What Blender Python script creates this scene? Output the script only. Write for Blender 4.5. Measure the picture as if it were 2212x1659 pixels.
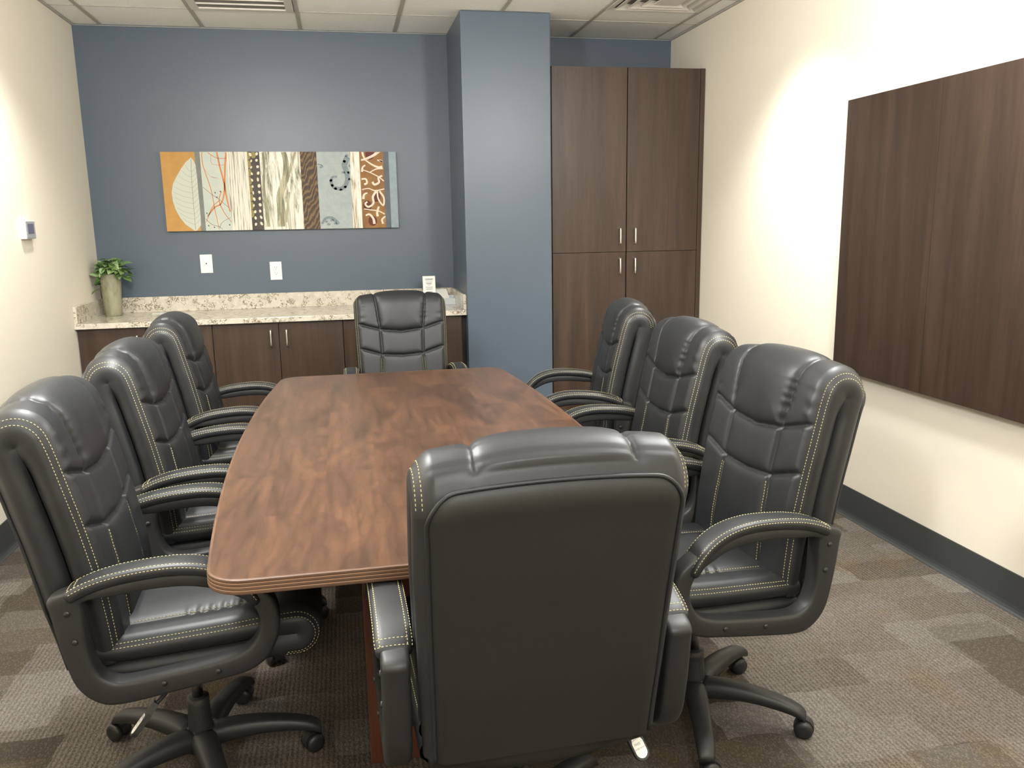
import bpy, bmesh, math, random
import numpy as np
from mathutils import Vector, Matrix
random.seed(7)
rng = np.random.default_rng(7)
PI = math.pi

for o in list(bpy.data.objects):
    bpy.data.objects.remove(o, do_unlink=True)
SC = bpy.context.scene
COL = SC.collection

# ------------------------------------------------------------------ camera
CAM_H, PITCH, YAW, ROLL, FPX = 1.4623, -0.1926, 0.1950, -0.0166, 1804.05
fw = Vector((math.sin(YAW)*math.cos(PITCH), math.cos(YAW)*math.cos(PITCH), math.sin(PITCH)))
rt = Vector((math.cos(YAW), -math.sin(YAW), 0)); up = rt.cross(fw)
r2 = rt*math.cos(ROLL) + up*math.sin(ROLL); u2 = -rt*math.sin(ROLL) + up*math.cos(ROLL)
cd = bpy.data.cameras.new('camera'); cam = bpy.data.objects.new('camera', cd); COL.objects.link(cam)
cam.matrix_world = Matrix(((r2.x, u2.x, -fw.x, 0), (r2.y, u2.y, -fw.y, 0), (r2.z, u2.z, -fw.z, CAM_H), (0, 0, 0, 1)))
cd.sensor_fit = 'HORIZONTAL'; cd.sensor_width = 36; cd.lens = FPX/2212*36
cd.clip_start = 0.02; cd.clip_end = 50
SC.camera = cam

# ------------------------------------------------------------------ room measures
XL, XR, YB, YF, H = -1.585, 2.379, 5.972, -1.6, 2.714
PX0, PX1, PY = 0.766, 1.326, 5.310          # pillar
HC = 0.903                                   # counter height

# ------------------------------------------------------------------ light
SC.view_settings.view_transform = 'Standard'; SC.view_settings.look = 'None'
SC.view_settings.exposure = 0.12; SC.view_settings.gamma = 1.0
SC.view_settings.use_curve_mapping = False
w = bpy.data.worlds.new('world'); SC.world = w; w.use_nodes = True
w.node_tree.nodes['Background'].inputs[0].default_value = (1, .95, .88, 1)
w.node_tree.nodes['Background'].inputs[1].default_value = 0.05

def downlight(x, y, power, size=130, blend=.9, rad=.055, col=(1, .985, .94)):
    l = bpy.data.lights.new('downlight', 'SPOT'); l.energy = power; l.spot_size = math.radians(size)
    l.spot_blend = blend; l.shadow_soft_size = rad; l.color = col
    o = bpy.data.objects.new('downlight', l); COL.objects.link(o); o.location = (x, y, H-.03)
    return o
downlight(1.85, 4.05, 180, 110, .8, .12); downlight(-1.05, 4.25, 105, 120, .9)
def fill_light(x, y, power, col=(.985, 1, 1)):  # unseen point lights added below the ceiling to brighten it and the room
    l = bpy.data.lights.new('ceiling_fill', 'POINT'); l.energy = power; l.shadow_soft_size = .13; l.color = col
    o = bpy.data.objects.new('ceiling_fill', l); COL.objects.link(o); o.location = (x, y, H-.46)
    return o
fill_light(-.62, 2.25, 138); fill_light(1.55, 2.10, 104); fill_light(.45, -.45, 85)  # first two lined up with wall highlights, third is fill behind the camera

# ------------------------------------------------------------------ helpers
def lin(c):
    c = c/255
    return c/12.92 if c <= .04045 else ((c+.055)/1.055)**2.4
def rgb(r, g, b): return (lin(r), lin(g), lin(b), 1)

def mesh_obj(name, verts, faces, mat=None, parent=None, smooth=False, loc=None):
    me = bpy.data.meshes.new(name); me.from_pydata([tuple(map(float, v)) for v in verts], [], faces); me.update()
    if smooth: me.polygons.foreach_set('use_smooth', [True]*len(me.polygons))
    o = bpy.data.objects.new(name, me); COL.objects.link(o)
    if mat: me.materials.append(mat)
    if parent: o.parent = parent
    if loc: o.location = loc
    return o
def bm_obj(name, bm, mat=None, parent=None, smooth=False, loc=None):
    me = bpy.data.meshes.new(name); bmesh.ops.recalc_face_normals(bm, faces=bm.faces); bm.to_mesh(me); bm.free()
    if smooth: me.polygons.foreach_set('use_smooth', [True]*len(me.polygons))
    o = bpy.data.objects.new(name, me); COL.objects.link(o)
    if mat: me.materials.append(mat)
    if parent: o.parent = parent
    if loc: o.location = loc
    return o
def add_box(bm, x0, x1, y0, y1, z0, z1, bev=0):
    g = bmesh.ops.create_cube(bm, size=1)
    for v in g['verts']:
        v.co = Vector((x0+(v.co.x+.5)*(x1-x0), y0+(v.co.y+.5)*(y1-y0), z0+(v.co.z+.5)*(z1-z0)))
    if bev:
        es = list({e for v in g['verts'] for e in v.link_edges})
        bmesh.ops.bevel(bm, geom=es, offset=bev, segments=2, affect='EDGES', profile=.6)
def box(name, x0, x1, y0, y1, z0, z1, mat=None, parent=None, bev=0):
    bm = bmesh.new(); add_box(bm, x0, x1, y0, y1, z0, z1, bev)
    return bm_obj(name, bm, mat, parent)
def add_cyl(bm, p0, p1, r0, r1=None, n=16):
    r1 = r0 if r1 is None else r1
    p0 = Vector(p0); p1 = Vector(p1); d = (p1-p0).normalized()
    a = d.orthogonal().normalized(); b = d.cross(a)
    ra = [bm.verts.new(p0+(a*math.cos(2*PI*i/n)+b*math.sin(2*PI*i/n))*r0) for i in range(n)]
    rb = [bm.verts.new(p1+(a*math.cos(2*PI*i/n)+b*math.sin(2*PI*i/n))*r1) for i in range(n)]
    for i in range(n): bm.faces.new((ra[i], ra[(i+1) % n], rb[(i+1) % n], rb[i]))
    bm.faces.new(ra[::-1]); bm.faces.new(rb)
def add_tube(bm, pts, r, n=8, closed=False):
    pts = [Vector(p) for p in pts]; m = len(pts); rings = []
    prev = None
    for i, p in enumerate(pts):
        t = (pts[(i+1) % m if closed else min(i+1, m-1)]-pts[(i-1) % m if closed else max(i-1, 0)]).normalized()
        a = (t.orthogonal() if prev is None else prev-t*prev.dot(t)).normalized(); prev = a
        b = t.cross(a); rr = r[i] if hasattr(r, '__len__') else r
        rings.append([bm.verts.new(p+(a*math.cos(2*PI*j/n)+b*math.sin(2*PI*j/n))*rr) for j in range(n)])
    for i in range(m if closed else m-1):
        A = rings[i]; B = rings[(i+1) % m]
        for j in range(n): bm.faces.new((A[j], A[(j+1) % n], B[(j+1) % n], B[j]))
    if not closed:
        bm.faces.new(rings[0][::-1]); bm.faces.new(rings[-1])
def add_lathe(bm, prof, n=32, c=(0, 0, 0)):
    rings = []
    for r, z in prof:
        rings.append([bm.verts.new((c[0]+r*math.cos(2*PI*i/n), c[1]+r*math.sin(2*PI*i/n), c[2]+z)) for i in range(n)])
    for A, B in zip(rings, rings[1:]):
        for i in range(n): bm.faces.new((A[i], A[(i+1) % n], B[(i+1) % n], B[i]))
    bm.faces.new(rings[0][::-1]); bm.faces.new(rings[-1])
def crom(pts, k, closed=False):
    P = [np.array(p, float) for p in pts]; n = len(P); out = []
    rngi = range(n) if closed else range(n-1)
    for i in rngi:
        g = (lambda j: P[j % n]) if closed else (lambda j: P[min(max(j, 0), n-1)])
        a, b, c, d = g(i-1), g(i), g(i+1), g(i+2)
        for s in range(k):
            t = s/k
            out.append(.5*((2*b)+(-a+c)*t+(2*a-5*b+4*c-d)*t*t+(-a+3*b-3*c+d)*t**3))
    if not closed: out.append(P[-1])
    return out
def empty(name, loc=(0, 0, 0), rz=0):
    o = bpy.data.objects.new(name, None); COL.objects.link(o); o.location = loc; o.rotation_euler = (0, 0, rz)
    o.empty_display_size = .1
    return o
def tag(o, label=None, cat=None, group=None, kind=None):
    if label: o['label'] = label
    if cat: o['category'] = cat
    if group: o['group'] = group
    if kind: o['kind'] = kind
    return o
def copy_tree(o, parent=None):
    c = o.copy(); COL.objects.link(c); c.parent = parent
    for ch in o.children: copy_tree(ch, c)
    return c

# ------------------------------------------------------------------ materials
class NT:
    def __init__(s, name):
        s.m = bpy.data.materials.new(name); s.m.use_nodes = True; s.t = s.m.node_tree
        s.b = s.t.nodes['Principled BSDF']
    def n(s, typ, **kw):
        x = s.t.nodes.new(typ)
        for k, v in kw.items():
            if hasattr(x, k): setattr(x, k, v)
            else: x.inputs[k.replace('_', ' ')].default_value = v
        return x
    def l(s, a, b): s.t.links.new(a, b)
    def coord(s, kind='Object', scale=(1, 1, 1), rot=(0, 0, 0), loc=(0, 0, 0)):
        c = s.n('ShaderNodeTexCoord'); mp = s.n('ShaderNodeMapping')
        mp.inputs['Scale'].default_value = scale; mp.inputs['Rotation'].default_value = rot; mp.inputs['Location'].default_value = loc
        s.l(c.outputs[kind], mp.inputs[0]); return mp.outputs[0]
    def noise(s, co, scale=5, detail=4, rough=.55, dist=0):
        x = s.n('ShaderNodeTexNoise'); x.inputs['Scale'].default_value = scale; x.inputs['Detail'].default_value = detail
        x.inputs['Roughness'].default_value = rough; x.inputs['Distortion'].default_value = dist
        if co is not None: s.l(co, x.inputs['Vector'])
        return x.outputs['Fac']
    def ramp(s, fac, stops, interp='LINEAR'):
        r = s.n('ShaderNodeValToRGB'); e = r.color_ramp.elements; r.color_ramp.interpolation = interp
        while len(e) < len(stops): e.new(.5)
        for el, (p, c) in zip(e, stops): el.position = p; el.color = c
        s.l(fac, r.inputs[0]); return r.outputs[0]
    def mix(s, fac, a, b, mode='MIX'):
        x = s.n('ShaderNodeMix', data_type='RGBA', blend_type=mode)
        for idx, v in ((0, fac), (6, a), (7, b)):
            if hasattr(v, 'is_output'): s.l(v, x.inputs[idx])
            else: x.inputs[idx].default_value = v
        return x.outputs[2]
    def bump(s, h, strength=.2, dist=.002):
        x = s.n('ShaderNodeBump'); x.inputs['Strength'].default_value = strength; x.inputs['Distance'].default_value = dist
        s.l(h, x.inputs['Height']); s.l(x.outputs[0], s.b.inputs['Normal'])
    def done(s, col=None, rough=.5, spec=.5, metal=0, rough_sock=None):
        if col is not None:
            if hasattr(col, 'is_output'): s.l(col, s.b.inputs['Base Color'])
            else: s.b.inputs['Base Color'].default_value = col
        s.b.inputs['Roughness'].default_value = rough; s.b.inputs['Metallic'].default_value = metal
        s.b.inputs['Specular IOR Level'].default_value = spec
        return s.m

def plain(name, col, rough=.5, spec=.5, metal=0):
    return NT(name).done(col, rough, spec, metal)

def wall_paint(name, col, rough, spec=.5, b=.15):
    m = NT(name); co = m.coord()
    m.bump(m.noise(co, 220, 2), b, .001)
    return m.done(col, rough, spec)
M = {}
M['blue'] = wall_paint('blue_wall_paint', rgb(83, 94, 106), .36, .5, .25)
M['cream'] = wall_paint('cream_wall_paint', rgb(231, 223, 206), .6, .3)
M['ceil'] = wall_paint('ceiling_slab_paint', rgb(200, 196, 186), .9, .1)
def mk_tile():
    m = NT('ceiling_tile_fibre'); co = m.coord()
    n = m.noise(co, 160, 3, .7)
    c = m.ramp(n, [(.3, rgb(238, 235, 228)), (.62, rgb(251, 249, 243))])
    m.bump(n, .3, .002); return m.done(c, .9, .1)
M['tile'] = mk_tile()
M['tbar'] = plain('grid_bar_paint', rgb(178, 174, 164), .7, .2)
M['vent'] = plain('vent_white_metal', rgb(214, 208, 198), .45, .4)
M['ventdark'] = plain('vent_dark_duct', rgb(150, 144, 138), .8, .2)
M['ventslot'] = plain('vent_perforated_grey', rgb(132, 128, 122), .7, .3)
M['rubber'] = wall_paint('rubber_cove_base', rgb(60, 62, 61), .5, .4, .08)

def mk_carpet():
    m = NT('patchwork_loop_carpet'); co = m.coord()
    wob = m.n('ShaderNodeTexNoise'); wob.inputs['Scale'].default_value = 9; wob.inputs['Detail'].default_value = 3
    m.l(co, wob.inputs['Vector'])
    sub = m.n('ShaderNodeVectorMath', operation='SUBTRACT'); sub.inputs[1].default_value = (.5, .5, .5)
    m.l(wob.outputs['Color'], sub.inputs[0])
    sc = m.n('ShaderNodeVectorMath', operation='SCALE'); sc.inputs['Scale'].default_value = .045
    m.l(sub.outputs[0], sc.inputs[0])
    ad = m.n('ShaderNodeVectorMath', operation='ADD'); m.l(co, ad.inputs[0]); m.l(sc.outputs[0], ad.inputs[1])
    def brick(w, h, off, rot, loc, stops):
        mp = m.n('ShaderNodeMapping'); mp.inputs['Rotation'].default_value = (0, 0, rot); mp.inputs['Location'].default_value = loc
        m.l(ad.outputs[0], mp.inputs[0])
        b = m.n('ShaderNodeTexBrick', offset=off, squash=1.0)
        b.inputs['Color1'].default_value = (0, 0, 0, 1); b.inputs['Color2'].default_value = (1, 1, 1, 1)
        b.inputs['Scale'].default_value = 1; b.inputs['Mortar Size'].default_value = 0
        b.inputs['Brick Width'].default_value = w; b.inputs['Row Height'].default_value = h; b.inputs['Bias'].default_value = 0
        m.l(mp.outputs[0], b.inputs['Vector'])
        return m.ramp(b.outputs['Color'], stops), b.outputs['Color']
    c1, f1 = brick(.42, .17, .37, 0, (.1, .05, 0), [(0, rgb(60, 54, 48)), (.3, rgb(81, 75, 69)), (.6, rgb(97, 91, 85)), (1, rgb(122, 119, 115))])
    c2, f2 = brick(.61, .26, .5, PI/2, (.3, .1, 0), [(0, rgb(66, 59, 53)), (.35, rgb(84, 77, 69)), (.55, rgb(94, 86, 70)), (.75, rgb(106, 100, 94)), (1, rgb(118, 114, 110))])
    c = m.mix(.38, c1, c2)
    big = m.noise(co, 3.2, 2)
    ol = m.ramp(big, [(.56, (0, 0, 0, 1)), (.68, (.45, .45, .45, 1))])
    c = m.mix(ol, c, rgb(96, 84, 54))
    # loop speckle + rib
    vo = m.n('ShaderNodeTexVoronoi', feature='F1'); vo.inputs['Scale'].default_value = 150
    mp2 = m.coord(scale=(1, .62, 1)); m.l(mp2, vo.inputs['Vector'])
    sp = m.ramp(vo.outputs['Distance'], [(.05, (1.22, 1.2, 1.16, 1)), (.55, (.62, .6, .58, 1))])
    c = m.mix(.8, c, sp, 'MULTIPLY')
    ns = m.noise(co, 210, 3, .75)
    c = m.mix(.55, c, m.ramp(ns, [(.32, (.45, .43, .41, 1)), (.68, (1.6, 1.58, 1.54, 1))]), 'MULTIPLY')
    wv = m.n('ShaderNodeTexWave', wave_type='BANDS', bands_direction='X'); wv.inputs['Scale'].default_value = 22; wv.inputs['Distortion'].default_value = 5; wv.inputs['Detail Scale'].default_value = 6
    m.l(co, wv.inputs['Vector'])
    rb = m.mix(m.ramp(f2, [(.68, (0, 0, 0, 1)), (.7, (.22, .22, .22, 1))]), c, m.ramp(wv.outputs['Fac'], [(.2, rgb(66, 59, 52)), (.7, rgb(142, 132, 120))]))
    m.bump(vo.outputs['Distance'], .55, .004)
    return m.done(rb, .95, .1)
M['carpet'] = mk_carpet()

def mk_wood(name, dark, mid, light, axis='Z', rough=.38, spec=.4, gs=1.0):
    m = NT(name)
    oi = m.n('ShaderNodeObjectInfo')
    st = {'Z': (9, 9, .55), 'Y': (9, .55, 9), 'X': (.55, 9, 9)}[axis]
    co = m.coord(scale=tuple(v*gs for v in st))
    ad = m.n('ShaderNodeVectorMath', operation='ADD'); m.l(co, ad.inputs[0])
    mul = m.n('ShaderNodeVectorMath', operation='SCALE'); mul.inputs[0].default_value = (17, 9, 13); m.l(oi.outputs['Random'], mul.inputs['Scale'])
    m.l(mul.outputs[0], ad.inputs[1]); co = ad.outputs[0]
    n1 = m.noise(co, 1.2, 5, .6, .6); n2 = m.noise(co, 7, 4, .7, .2); 
    c = m.ramp(n1, [(.28, dark), (.5, mid), (.75, light)])
    c = m.mix(.35, c, m.ramp(n2, [(.35, (.6, .58, .56, 1)), (.65, (1.25, 1.25, 1.22, 1))]), 'MULTIPLY')
    m.bump(n2, .06, .001)
    return m.done(c, rough, spec)
M['esp'] = mk_wood('espresso_laminate', rgb(51, 38, 30), rgb(63, 48, 38), rgb(74, 57, 46), 'Z', .40, .45)
M['esp_r'] = mk_wood('espresso_laminate_panel', rgb(45, 34, 28), rgb(55, 42, 34), rgb(65, 51, 41), 'Z', .42, .4)
M['kick'] = plain('toe_kick_dark', rgb(40, 34, 30), .7)
M['tbase'] = mk_wood('table_base_mahogany', rgb(62, 34, 26), rgb(84, 48, 36), rgb(100, 60, 45), 'Z', .4, .4)
def mk_table():
    m = NT('walnut_tabletop_laminate'); co = m.coord()
    mp = m.n('ShaderNodeMapping'); mp.inputs['Rotation'].default_value = (0, 0, PI/2); m.l(co, mp.inputs[0])
    b = m.n('ShaderNodeTexBrick', offset=.43); b.inputs['Color1'].default_value = (0, 0, 0, 1); b.inputs['Color2'].default_value = (1, 1, 1, 1)
    b.inputs['Scale'].default_value = 1; b.inputs['Mortar Size'].default_value = 0; b.inputs['Brick Width'].default_value = .8; b.inputs['Row Height'].default_value = .145
    m.l(mp.outputs[0], b.inputs['Vector'])
    # every plank samples another piece of the grain
    sc = m.n('ShaderNodeVectorMath', operation='SCALE'); sc.inputs[0].default_value = (3.1, 7.7, 2.3); m.l(b.outputs['Color'], sc.inputs['Scale'])
    ad = m.n('ShaderNodeVectorMath', operation='ADD'); m.l(co, ad.inputs[0]); m.l(sc.outputs[0], ad.inputs[1])
    st = m.n('ShaderNodeMapping'); st.inputs['Scale'].default_value = (5.2, 1.5, 3); m.l(ad.outputs[0], st.inputs[0])
    g = m.noise(st.outputs[0], 1.1, 6, .6, 1.7)
    g2 = m.noise(st.outputs[0], 4.2, 6, .65, 2.6)
    c = m.ramp(g, [(.26, rgb(58, 41, 31)), (.45, rgb(77, 55, 41)), (.6, rgb(91, 64, 47)), (.8, rgb(110, 81, 60))])
    c = m.mix(.55, c, m.ramp(g2, [(.33, (.68, .64, .60, 1)), (.5, (1.02, 1, 1, 1)), (.68, (1.2, 1.16, 1.1, 1))]), 'MULTIPLY')
    wg = m.n('ShaderNodeTexWave', wave_type='BANDS', bands_direction='X'); wg.inputs['Scale'].default_value = 3.2; wg.inputs['Distortion'].default_value = 7
    wg.inputs['Detail'].default_value = 4; wg.inputs['Detail Scale'].default_value = 1.6; wg.inputs['Detail Roughness'].default_value = .65
    wm = m.n('ShaderNodeMapping'); wm.inputs['Scale'].default_value = (2.6, .8, 1); m.l(ad.outputs[0], wm.inputs[0]); m.l(wm.outputs[0], wg.inputs['Vector'])
    c = m.mix(.5, c, m.ramp(wg.outputs['Fac'], [(.0, (.72, .68, .64, 1)), (.16, (.98, .97, .96, 1)), (.75, (1.04, 1.03, 1.02, 1)), (1, (1.14, 1.12, 1.08, 1))]), 'MULTIPLY')
    tone = m.ramp(b.outputs['Color'], [(0, (.90, .89, .88, 1)), (1, (1.08, 1.07, 1.06, 1))])
    c = m.mix(1, c, tone, 'MULTIPLY')
    fine = m.n('ShaderNodeMapping'); fine.inputs['Scale'].default_value = (60, 5, 10); m.l(ad.outputs[0], fine.inputs[0])
    f = m.noise(fine.outputs[0], 2, 3, .6)
    c = m.mix(.3, c, m.ramp(f, [(.3, (.62, .60, .58, 1)), (.7, (1.22, 1.22, 1.22, 1))]), 'MULTIPLY')
    m.bump(f, .03, .0006)
    return m.done(c, .30, .5)
M['table'] = mk_table()
M['edge'] = mk_wood('table_edge_walnut', rgb(78, 57, 45), rgb(98, 73, 57), rgb(116, 88, 70), 'X', .4, .4)
M['stripe'] = plain('table_edge_painted_highlight', rgb(176, 138, 112), .4)  # paler colour standing in for highlights on the edge

def mk_leather():
    m = NT('black_bonded_leather'); co = m.coord()
    v = m.n('ShaderNodeTexVoronoi', feature='DISTANCE_TO_EDGE'); v.inputs['Scale'].default_value = 420; m.l(co, v.inputs['Vector'])
    m.bump(m.mix(.5, v.outputs[0], m.noise(co, 900, 2)), .10, .0006)
    n = m.noise(co, 14, 3)
    c = m.ramp(n, [(.3, rgb(29, 30, 32)), (.7, rgb(35, 36, 38))])
    return m.done(c, .46, .5)
M['leather'] = mk_leather()
def mk_vinyl():
    m = NT('black_matte_vinyl'); co = m.coord()
    m.bump(m.noise(co, 700, 2), .15, .0006)
    return m.done(rgb(36, 36, 34), .5, .4)
M['vinyl'] = mk_vinyl()
M['plastic'] = wall_paint('black_textured_plastic', rgb(37, 37, 37), .48, .5, .12)
M['wheel'] = plain('caster_black_nylon', rgb(36, 36, 36), .4)
M['dark'] = plain('groove_shade_black', rgb(16, 16, 16), .9, .1)  # black standing in for shade inside the cushion grooves
M['thread'] = plain('cream_thread', rgb(188, 178, 136), .7, .2)
M['chrome'] = plain('chrome_piston', rgb(200, 198, 194), .22, .5, 1)
M['nickel'] = plain('brushed_nickel', rgb(228, 224, 216), .34, .5, 1)
M['white'] = plain('white_plastic', rgb(240, 238, 232), .35, .5)
M['slot'] = plain('outlet_slot_dark', rgb(70, 68, 66), .6)
M['paper'] = plain('white_card_paper', rgb(240, 238, 230), .7, .2)
M['ink'] = plain('grey_print', rgb(120, 118, 116), .8, .1)
M['inkdark'] = plain('dark_print', rgb(60, 60, 62), .8, .1)
M['thermgrey'] = plain('thermostat_grey', rgb(150, 152, 154), .4)
M['thermscreen'] = plain('thermostat_screen', rgb(88, 90, 112), .25)
def mk_glass():
    m = NT('clear_acrylic'); m.b.inputs['Transmission Weight'].default_value = 1; m.b.inputs['IOR'].default_value = 1.3
    return m.done(rgb(235, 240, 242), .08)
M['acrylic'] = mk_glass()
M['frost'] = plain('pale_grey_plastic', rgb(190, 196, 200), .3, .5)
def mk_quartz():
    m = NT('speckled_quartz'); co = m.coord()
    base = m.ramp(m.noise(co, 22, 4, .6), [(.3, rgb(192, 184, 168)), (.7, rgb(212, 205, 190))])
    v = m.n('ShaderNodeTexVoronoi', feature='DISTANCE_TO_EDGE'); v.inputs['Scale'].default_value = 30
    wb = m.n('ShaderNodeTexNoise'); wb.inputs['Scale'].default_value = 30; wb.inputs['Detail'].default_value = 3; m.l(co, wb.inputs['Vector'])
    mx = m.mix(.12, co, wb.outputs['Color']); m.l(mx, v.inputs['Vector'])
    vein = m.ramp(v.outputs[0], [(.03, (1, 1, 1, 1)), (.095, (0, 0, 0, 1))])
    gate = m.ramp(m.noise(co, 17, 2), [(.45, (0, 0, 0, 1)), (.54, (1, 1, 1, 1))])
    f = m.mix(1, vein, gate, 'MULTIPLY')
    c = m.mix(f, base, rgb(122, 108, 84))
    fl = m.ramp(m.noise(co, 46, 3, .7), [(.62, (0, 0, 0, 1)), (.7, (.8, .8, .8, 1))])
    c = m.mix(fl, c, rgb(236, 228, 212))
    return m.done(c, .16, .5)
M['quartz'] = mk_quartz()
def mk_vase():
    m = NT('mottled_glazed_vase'); co = m.coord(scale=(1, 1, .35))
    n = m.noise(co, 16, 5, .65)
    c = m.ramp(n, [(.3, rgb(108, 106, 84)), (.48, rgb(140, 137, 112)), (.62, rgb(154, 150, 124)), (.78, rgb(136, 118, 92))])
    return m.done(c, .4, .5)
M['vase'] = mk_vase()
def mk_leaf():
    m = NT('green_leaf'); oi = m.n('ShaderNodeObjectInfo')
    c = m.ramp(oi.outputs['Random'], [(0, rgb(80, 108, 62)), (.5, rgb(112, 144, 82)), (1, rgb(164, 184, 134))])
    m.b.inputs['Subsurface Weight'].default_value = 0
    return m.done(c, .45, .5)
M['leaf'] = mk_leaf()
M['stem'] = plain('plant_stem', rgb(84, 100, 52), .6)
M['soil'] = plain('dark_soil', rgb(52, 44, 34), .95, .1)

# ------------------------------------------------------------------ the setting
def S(o): o['kind'] = 'structure'; return o
S(box('floor', XL-.1, XR+.1, YF-.1, YB+.1, -.1, 0, M['carpet']))
S(box('wall_back', XL-.1, XR+.1, YB, YB+.1, 0, H+.06, M['blue']))
S(box('wall_left', XL-.1, XL, YF-.1, YB, 0, H+.06, M['cream']))
S(box('wall_right', XR, XR+.1, YF-.1, YB, 0, H+.06, M['cream']))
S(box('wall_front', XL, XR, YF-.1, YF, 0, H+.06, M['cream']))
S(box('wall_pillar', PX0, PX1, PY, YB, 0, H-.001, M['blue'], bev=.006))
# cove base: profile with a curved toe, swept along a wall
def cove(name, p0, p1, n):
    prof = [(0, .152), (.003, .152), (.004, .149), (.004, .03), (.006, .018), (.011, .008), (.018, .002), (.018, 0), (0, 0)]
    p0 = Vector(p0); p1 = Vector(p1); n = Vector(n)
    v = [p0+n*a+Vector((0, 0, b)) for a, b in prof]+[p1+n*a+Vector((0, 0, b)) for a, b in prof]
    k = len(prof); f = [(i, (i+1) % k, (i+1) % k+k, i+k) for i in range(k)]
    f += [tuple(range(k))[::-1], tuple(range(k, 2*k))]
    bm = bmesh.new(); vs = [bm.verts.new(x) for x in v]
    for q in f: bm.faces.new([vs[i] for i in q])
    return S(bm_obj(name, bm, M['rubber']))
cove('baseboard_right', (XR, YF, 0), (XR, 5.355, 0), (-1, 0, 0))
cove('baseboard_left', (XL, YF, 0), (XL, 5.37, 0), (1, 0, 0))
cove('baseboard_pillar', (PX0, PY, 0), (PX1, PY, 0), (0, -1, 0))
cove('baseboard_front', (XL, YF, 0), (XR, YF, 0), (0, 1, 0))

# ceiling: slab, lay-in tiles, grid bars
ceil = S(box('ceiling', XL, XR, YF, YB, H+.03, H+.06, M['ceil']))
X0 = -1.414; GX = [X0+.6096*k for k in range(7)]
GY = [5.487-.6096*k for k in range(12)]
xs = [XL]+GX+[XR]; ys = [YB]+[y for y in GY if y > YF]+[YF]
VENT_L = (GX[1], GX[2], GY[1], GY[0])
VENT_R = (GX[5], GX[6], GY[0]-.30-.6096, GY[0]-.30)
for i in range(len(xs)-1):
    for j in range(len(ys)-1):
        x0, x1, y1, y0 = xs[i], xs[i+1], ys[j], ys[j+1]
        if i == 2 and j == 1: continue
        if i == 6 and j == 1: y0 = GY[0]-.30            # strip tile in front of the right diffuser
        if i == 6 and j == 2: y1 = VENT_R[2]
        box('ceiling_tile', x0, x1, y0, y1, H+.002+random.uniform(0, .001), H+.018, M['tile'], ceil)
def bar(x0, x1, y0, y1, dz=0):
    box('grid_bar', x0, x1, y0, y1, H-.0025-dz, H+.002, M['tbar'], ceil)
for x in GX: bar(x-.012, x+.012, YF, YB)
for i in range(len(xs)-1):
    for y in GY[:-1]:
        if y < YF: continue
        if i == 6 and y == GY[1]: continue
        bar(xs[i]+.012, xs[i+1]-.012, y-.0045, y+.0045, -.0015)
bar(GX[5]+.012, GX[6]-.012, GY[0]-.3045, GY[0]-.2955, -.0015)
bar(GX[5]+.012, GX[6]-.012, VENT_R[2]-.0045, VENT_R[2]+.0045, -.0015)
S(box('trim_1', XL, XL+.014, YF, YB, H-.008, H-.003, M['tbar']))
S(box('trim_2', XR-.014, XR, YF, YB, H-.008, H-.003, M['tbar']))
S(box('trim_3', XL+.016, PX0, YB-.008, YB, H-.006, H-.003, M['tbar']))
S(box('trim_4', PX1, XR-.016, YB-.008, YB, H-.006, H-.003, M['tbar']))

# return grille (left) : frame, dark perforated field, white cross bars
x0, x1, y0, y1 = VENT_L
vg = empty('return_air_grille', ((x0+x1)/2, (y0+y1)/2, H)); tag(vg, 'white framed return air grille with grey perforated slots in the ceiling above the artwork', 'vent')
bm = bmesh.new()
hx, hy = .29, .29
for a in ((-hx, hx, hy-.045, hy), (-hx, hx, -hy, -hy+.045), (-hx, -hx+.045, -hy+.045, hy-.045), (hx-.045, hx, -hy+.045, hy-.045)):
    add_box(bm, *a, -.010, .004)
bm_obj('frame', bm, M['vent'], vg)
box('perforated_field', -hx+.045, hx-.045, -hy+.045, hy-.045, -.002, .004, M['ventslot'], vg)
for k in range(4):
    yy = hy-.045-.100*(k+1)
    box('cross_bar', -hx+.045, hx-.045, yy-.005, yy+.005, -.009, 0, M['vent'], vg)
# supply diffuser (right): nested sloping square cones
x0, x1, y0, y1 = VENT_R
vd = empty('supply_air_diffuser', ((x0+x1)/2, (y0+y1)/2, H)); tag(vd, 'white square stepped supply air diffuser in the ceiling near the right wall', 'vent')
box('duct_back', -.28, .28, -.28, .28, .012, .016, M['ventdark'], vd)
def sq_cone(name, r0, z0, r1, z1, th=.004):
    v = []
    for r, z in ((r0, z0), (r1, z1), (r1, z1+th), (r0, z0+th)):
        v += [(-r, -r, z), (r, -r, z), (r, r, z), (-r, r, z)]
    f = []
    for a, b in ((0, 4), (4, 8), (8, 12), (12, 0)):
        for i in range(4): f.append((a+i, a+(i+1) % 4, b+(i+1) % 4, b+i))
    bm = bmesh.new(); vs = [bm.verts.new(p) for p in v]
    for q in f: bm.faces.new([vs[i] for i in q])
    return bm_obj(name, bm, M['vent'], vd)
sq_cone('outer_frame', .296, -.006, .262, -.004)
sq_cone('cone', .258, -.014, .205, .006); sq_cone('cone', .195, -.018, .145, .004); sq_cone('cone', .132, -.020, .09, .002)
box('centre_plate', -.075, .075, -.075, .075, -.022, -.016, M['vent'], vd, .002)

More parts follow.
